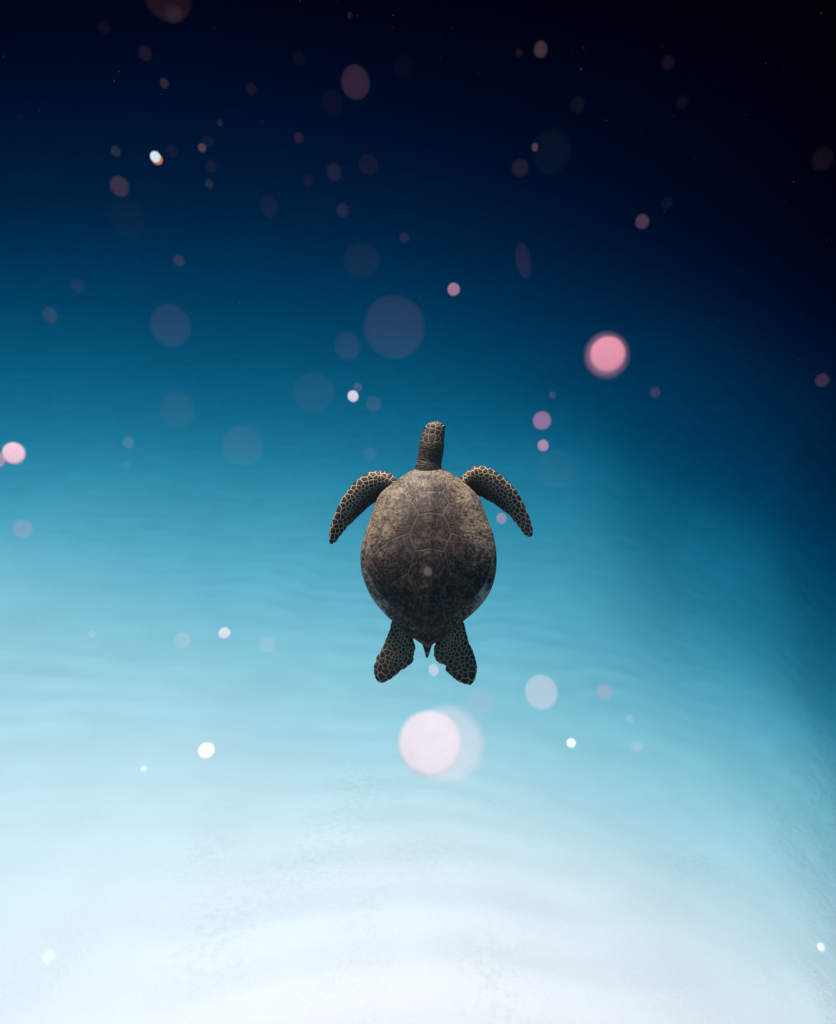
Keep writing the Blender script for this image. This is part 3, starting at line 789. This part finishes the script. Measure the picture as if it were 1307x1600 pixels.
SP = [
    # x, y, half-width, half-height, tilt, opacity, tint, distance, label
    (262, -8, 38, 44, 0, .07, 'red', .62, 'large dim reddish speck drifting at the very top, cut by the top edge'),
    (271, 22, 13, 13, 0, .05, 'orange', .55, 'small reddish speck overlapping the large dim one at the top edge'),
    (227, 83, 10, 12, 15, .045, 'red', .7, 'dim oval reddish speck below and left of the large one at the top edge'),
    (163, 43, 10, 10, 0, .02, 'red', .75, 'very faint reddish speck in the near-black water of the top left corner'),
    (257, 130, 6.5, 8, 0, .11, 'orange', .8, 'small tan oval speck in dark water below the large dim speck of the top edge'),
    (556, 129, 22, 27, 0, .15, 'pink', .66, 'large oval mauve speck in the dark water high above the turtle'),
    (467, 92, 10, 10, 0, .018, 'red', .7, 'faint dark red speck left of the large mauve oval, slightly higher'),
    (845, 77, 10, 13, 8, .20, 'pink', .72, 'dusky pink upright oval speck in black water at the top right'),
    (811, 82, 5.5, 7, 10, .04, 'red', .8, 'tiny dim speck beside the dusky pink oval in the black water'),
    (1044, 98, 10, 12, 15, .035, 'lilac', .7, 'dim purple oval speck in the black water near the top right corner'),
    (547, 24, 4, 5.5, 0, .06, 'pink', .85, 'tiny pink speck just under the top edge above the large mauve oval'),
    (630, 103, 15, 18, 0, .014, 'red', .6, 'barely visible dark oval speck right of the large mauve oval'),
    (1066, 160, 10, 11, 0, .016, 'blue', .7, 'barely visible blue speck below the dim purple oval at top right'),
    (243, 245, 8, 8.5, 20, .97, 'white', .9, 'brilliant white speck glowing in the dark water of the upper left'),
    (246, 249, 8.5, 8.5, 0, .55, 'amber', .95, 'amber lens fringe of the brilliant white speck, added as a flake behind it'),  # colour fringe of the lens, added as an extra flake
    (181, 236, 7.5, 8, 20, .075, 'mist', .85, 'small greyish speck left of the brilliant white one'),
    (187, 291, 15, 16, 25, .21, 'pink', .7, 'dusky pink round speck below left of the brilliant white one'),
    (316, 231, 6.5, 7, 10, .27, 'orange', .85, 'small salmon speck right of the brilliant white one'),
    (325, 221, 9, 9, 0, .03, 'pink', .75, 'faint speck touching the upper right of the small salmon one'),
    (344, 192, 4.5, 5, 0, .06, 'mist', .9, 'tiny grey speck above and right of the small salmon one'),
    (467, 215, 8, 9, 0, .055, 'pink', .78, 'dim mauve speck alone in dark water below left of the large mauve oval'),
    (327, 287, 6, 7, 10, .07, 'mist', .86, 'small grey speck straight below the small salmon one'),
    (330, 260, 8, 10, 20, .03, 'pink', .8, 'faint oval speck between the small salmon and the small grey one'),
    (269, 236, 9, 10, 15, .025, 'pink', .7, 'faint speck just right of the brilliant white one'),
    (576, 257, 15, 17, 0, .04, 'lilac', .66, 'dim violet round speck below the large mauve oval'),
    (522, 269, 12, 14, 10, .045, 'pink', .7, 'dim reddish speck left of the dim violet one, slightly lower'),
    (481, 282, 8, 9, 0, .025, 'lilac', .75, 'faint violet speck left of the dim reddish one'),
    (536, 328, 10, 10.5, 0, .05, 'pink', .74, 'dim mauve speck alone below the dim violet and reddish pair'),
    (520, 160, 16, 20, 0, .018, 'red', .6, 'faint dark red blotch touching the lower left of the large mauve oval'),
    (393, 139, 8, 9, 0, .035, 'red', .78, 'small dark red speck midway between the top edge speck and the mauve oval'),
    (862, 235, 31, 35, 0, .013, 'mist', .55, 'large ghostly ring-like speck in dark water at the upper right'),
    (836, 230, 5, 6.5, 8, .27, 'pink', .85, 'small bright pink speck on the edge of the large ghostly one'),
    (813, 262, 13, 14, 10, .05, 'lilac', .72, 'dim violet speck below left of the large ghostly one'),
    (903, 163, 11, 13, 0, .016, 'mist', .7, 'barely visible speck above right of the large ghostly one'),
    (1285, 248, 17, 18, 25, .035, 'pink', .66, 'dim wine coloured speck near the right edge in black water'),
    (1004, 346, 10.5, 11.5, 20, .24, 'pink', .78, 'dusky pink speck alone in the dark water of the upper right'),
    (1043, 317, 9, 9, 0, .02, 'blue', .8, 'faint blue speck above right of the lone dusky pink one'),
    (818, 407, 12, 28, -4, .06, 'pink', .7, 'long upright pinkish wisp above right of the turtle head'),
    (709, 452, 9.5, 10, 0, .42, 'pink', .8, 'bright pink round speck between the turtle head and the upright wisp'),
    (632, 371, 7.5, 8.5, 0, .06, 'lilac', .84, 'small dim violet speck high above the turtle head'),
    (280, 407, 9, 9, 0, .09, 'lilac', .82, 'small lavender speck alone in blue water at the left'),
    (200, 340, 28, 32, 0, .012, 'pink', .55, 'large barely visible blotch below the dusky pink speck at upper left'),
    (420, 322, 14, 17, 0, .028, 'pink', .65, 'faint mauve blotch in the dark blue left of centre'),
    (566, 405, 29, 26, 20, .028, 'pink', .58, 'wide faint purplish blotch above the large lavender disc'),
    (616, 509, 48, 49, 0, .085, 'lilac', .5, 'largest faint lavender disc above the turtle head'),
    (543, 540, 20, 22, 0, .07, 'lilac', .6, 'medium faint lavender disc left of the largest one'),
    (267, 508, 32, 33, 0, .075, 'lilac', .55, 'large faint mauve disc alone at the left of the blue water'),
    (79, 492, 11.5, 12, 0, .085, 'lilac', .7, 'small dim lavender speck near the left edge, level with the lavender disc'),
    (122, 446, 11, 11, 0, .03, 'lilac', .72, 'faint speck above right of the small dim lavender one near the left edge'),
    (950, 553, 27, 27, 0, .90, 'rose', .6, 'big bright salmon pink speck right of and above the turtle'),
    (948, 554, 32, 33, 0, .34, 'lilac', .30, 'purplish halo of the big salmon pink speck, added as a blurred flake'),  # halo of the salmon speck, added as a flake of its own
    (1285, 594, 11, 10, 30, .17, 'red', .72, 'dusky red speck at the right edge in dark blue water'),
    (1024, 613, 8.5, 8.5, 20, .13, 'lilac', .8, 'small grey lilac speck below right of the big salmon pink one'),
    (864, 617, 5, 5.5, 0, .17, 'pink', .85, 'tiny mauve speck above the lavender and pink pair'),
    (847, 657, 14, 14, 0, .34, 'lilac', .72, 'clear lavender speck right of the turtle head, upper of a pair'),
    (849, 696, 8.5, 9, 0, .55, 'pink', .78, 'small bright pink speck right of the turtle head, lower of a pair'),
    (552, 619, 8.5, 9, 20, .70, 'pale', .8, 'small bright pale pink speck above left of the turtle head'),
    (559, 605, 7, 7, 0, .20, 'lilac', .86, 'small lilac speck touching the bright pale pink one'),
    (584, 631, 12, 12, 0, .10, 'lilac', .74, 'dim lilac speck below right of the bright pale pink one'),
    (578, 710, 10, 9.5, 0, .10, 'lilac', .8, 'dim lilac speck above the turtle left fore flipper'),
    (490, 612, 33, 31, 0, .045, 'lilac', .55, 'large misty speck left of the bright pale pink one'),
    (379, 696, 32, 31, 0, .085, 'lilac', .55, 'large faint mauve disc far left of the turtle head'),
    (277, 640, 28, 28, 0, .05, 'lilac', .58, 'large misty mauve speck above left of the faint mauve disc'),
    (201, 691, 9, 9, 0, .17, 'mist', .8, 'small pale blue grey speck in open water at the left'),
    (198, 727, 7.5, 7, 0, .08, 'pink', .82, 'tiny dim mauve speck below the small pale blue grey one'),
    (22, 708, 18, 16.5, 10, .88, 'blush', .68, 'bright pale pink speck at the left edge'),
    (-4, 718, 13, 12, 20, .45, 'pink', .75, 'half hidden pink speck cut by the left edge beside the bright one'),
    (36, 826, 16, 14, 0, .19, 'lilac', .7, 'dim mauve speck near the left edge, level with the turtle shell'),
    (868, 732, 32, 30, 0, .03, 'lilac', .5, 'large ghostly speck over the tip side of the right fore flipper'),
    (784, 810, 8, 8.5, 0, .36, 'pink', .8, 'pink speck between the turtle shell and its right fore flipper'),
    (669, 893, 6.5, 7.5, 0, .10, 'pale', .8, 'small pale speck hanging in front of the turtle shell'),
    (351, 989, 9.5, 8.5, 0, .78, 'pale', .8, 'bright pale speck left of the turtle hind flippers'),
    (285, 1001, 14, 13, 0, .26, 'mist', .74, 'faint whitish speck left of the bright pale one'),
    (418, 1007, 13, 12, 0, .20, 'mist', .75, 'faint whitish speck right of the bright pale one'),
    (144, 991, 6, 5.5, 0, .28, 'mist', .82, 'tiny faint speck near the left edge, level with the hind flippers'),
    (678, 1047, 8, 9.5, 0, .45, 'pale', .85, 'pale speck between the two hind flippers below the tail'),
    (323, 1173, 13, 12.5, 30, 1.0, 'white', .75, 'brilliant white speck over the pale sand at lower left'),
    (672, 1160, 49, 51, 0, .84, 'pale', .42, 'largest bright pale pink disc below the turtle'),
    (698, 1161, 58, 60, 0, .36, 'pale', .25, 'wide pale blurred disc overlapping the largest bright pink one'),
    (846, 1081, 26, 27, 0, .33, 'pale', .6, 'large pale lilac disc below right of the turtle'),
    (945, 1081, 13, 13, 0, .26, 'lilac', .7, 'faint lilac speck right of the large pale lilac disc'),
    (984, 1124, 6, 6, 0, .26, 'mist', .8, 'tiny faint speck below right of the faint lilac one'),
    (995, 1166, 9.5, 9.5, 0, .26, 'mist', .76, 'small faint whitish speck right of the white one over the sand'),
    (893, 1161, 7.5, 7.5, 0, .85, 'white', .82, 'small clear white speck over the sand right of the pale pink disc'),
    (752, 1096, 20, 19, 0, .13, 'lilac', .62, 'faint misty speck just below the right hind flipper'),
    (1283, 1480, 6, 7, -40, .85, 'white', .85, 'small white speck over the algae near the lower right corner'),
    (76, 1495, 10, 11, 0, .45, 'white', .75, 'soft white speck over bright sand at the lower left corner'),
    (1193, 1531, 6.5, 7, 20, .30, 'pale', .8, 'faint pale speck over the sand left of the lower right corner'),
    (225, 1201, 5.5, 5, 0, .50, 'white', .84, 'tiny white speck left of the brilliant white one over the sand'),
    (1120, 640, 6, 6, 0, .012, 'blue', .8, 'barely visible speck in the dark blue water at the right'),
]
for k, (px, py, rx, ry, tilt, op, tint, d, lab) in enumerate(SP):
    o = link('drifting_speck', beads[k % 4] if max(rx, ry) < 20 else beads[k % 2])
    c = at(px, py, d)
    nz_ = (-c).normalized(); depth = c.dot(FW)
    # flakes hang broadside between the sun and the eye
    h = (nz_ + S * (.8 if nz_.dot(S) > -.4 else -.5)).normalized()
    e1 = nz_.cross(S).normalized()
    if e1.x < 0: e1 = -e1
    e2 = h.cross(e1)
    dx, dy = px - 653.5, 800.0 - py
    q = (dx * dx + dy * dy) or 1.0; ca = depth / d        # off-axis stretch of a wide lens
    kx = rx * depth / FPX * (1 - (1 - ca) * dx * dx / q); ky = ry * depth / FPX * (1 - (1 - ca) * dy * dy / q) / max(.5, nz_.dot(h))
    rot = Matrix(((e1.x, e2.x, h.x), (e1.y, e2.y, h.y), (e1.z, e2.z, h.z))).to_4x4()
    o.matrix_world = Matrix.Translation(c) @ rot @ Matrix.Diagonal((kx, ky, (kx + ky) / 2, 1))
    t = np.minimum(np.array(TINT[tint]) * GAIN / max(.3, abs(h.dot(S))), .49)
    if op < .3: op *= (.32 if max(rx, ry) < 15 else .23) if py < 800 else .75
    o.color = (*t, 1 - math.sqrt(max(0.0, 1 - min(op, .999))))
    tag(o, lab, 'drifting speck', 'specks adrift in the water')

# the finest dust, too small to count
n = 420
d = rng.uniform(1.0, 3.2, n)
V, F = [], []
O = np.array([(1, 0, 0), (-1, 0, 0), (0, 1, 0), (0, -1, 0), (0, 0, 1), (0, 0, -1)], float)
OF = np.array([(0, 2, 4), (2, 1, 4), (1, 3, 4), (3, 0, 4), (2, 0, 5), (1, 2, 5), (3, 1, 5), (0, 3, 5)])
for k in range(n):
    px, py = rng.uniform(-150, 1450), rng.uniform(-50, 850)
    c = np.array(at(px, py, d[k]))
    if 480 < px < 860 and 630 < py < 1090 and d[k] > 1.3: continue
    s = rng.uniform(.0004, .0011)
    F.append(OF + len(V) * 6); V.append(O * s * rng.uniform(.6, 1.4, 3) + c)
me = mesh_from('water_dust', np.vstack(V), np.vstack(F))
dust = link('water_dust', me, speck_mat)
dust.color = (.08, .08, .08, .12)
tag(dust, 'fine pale dust hanging throughout the blue water', kind='stuff')
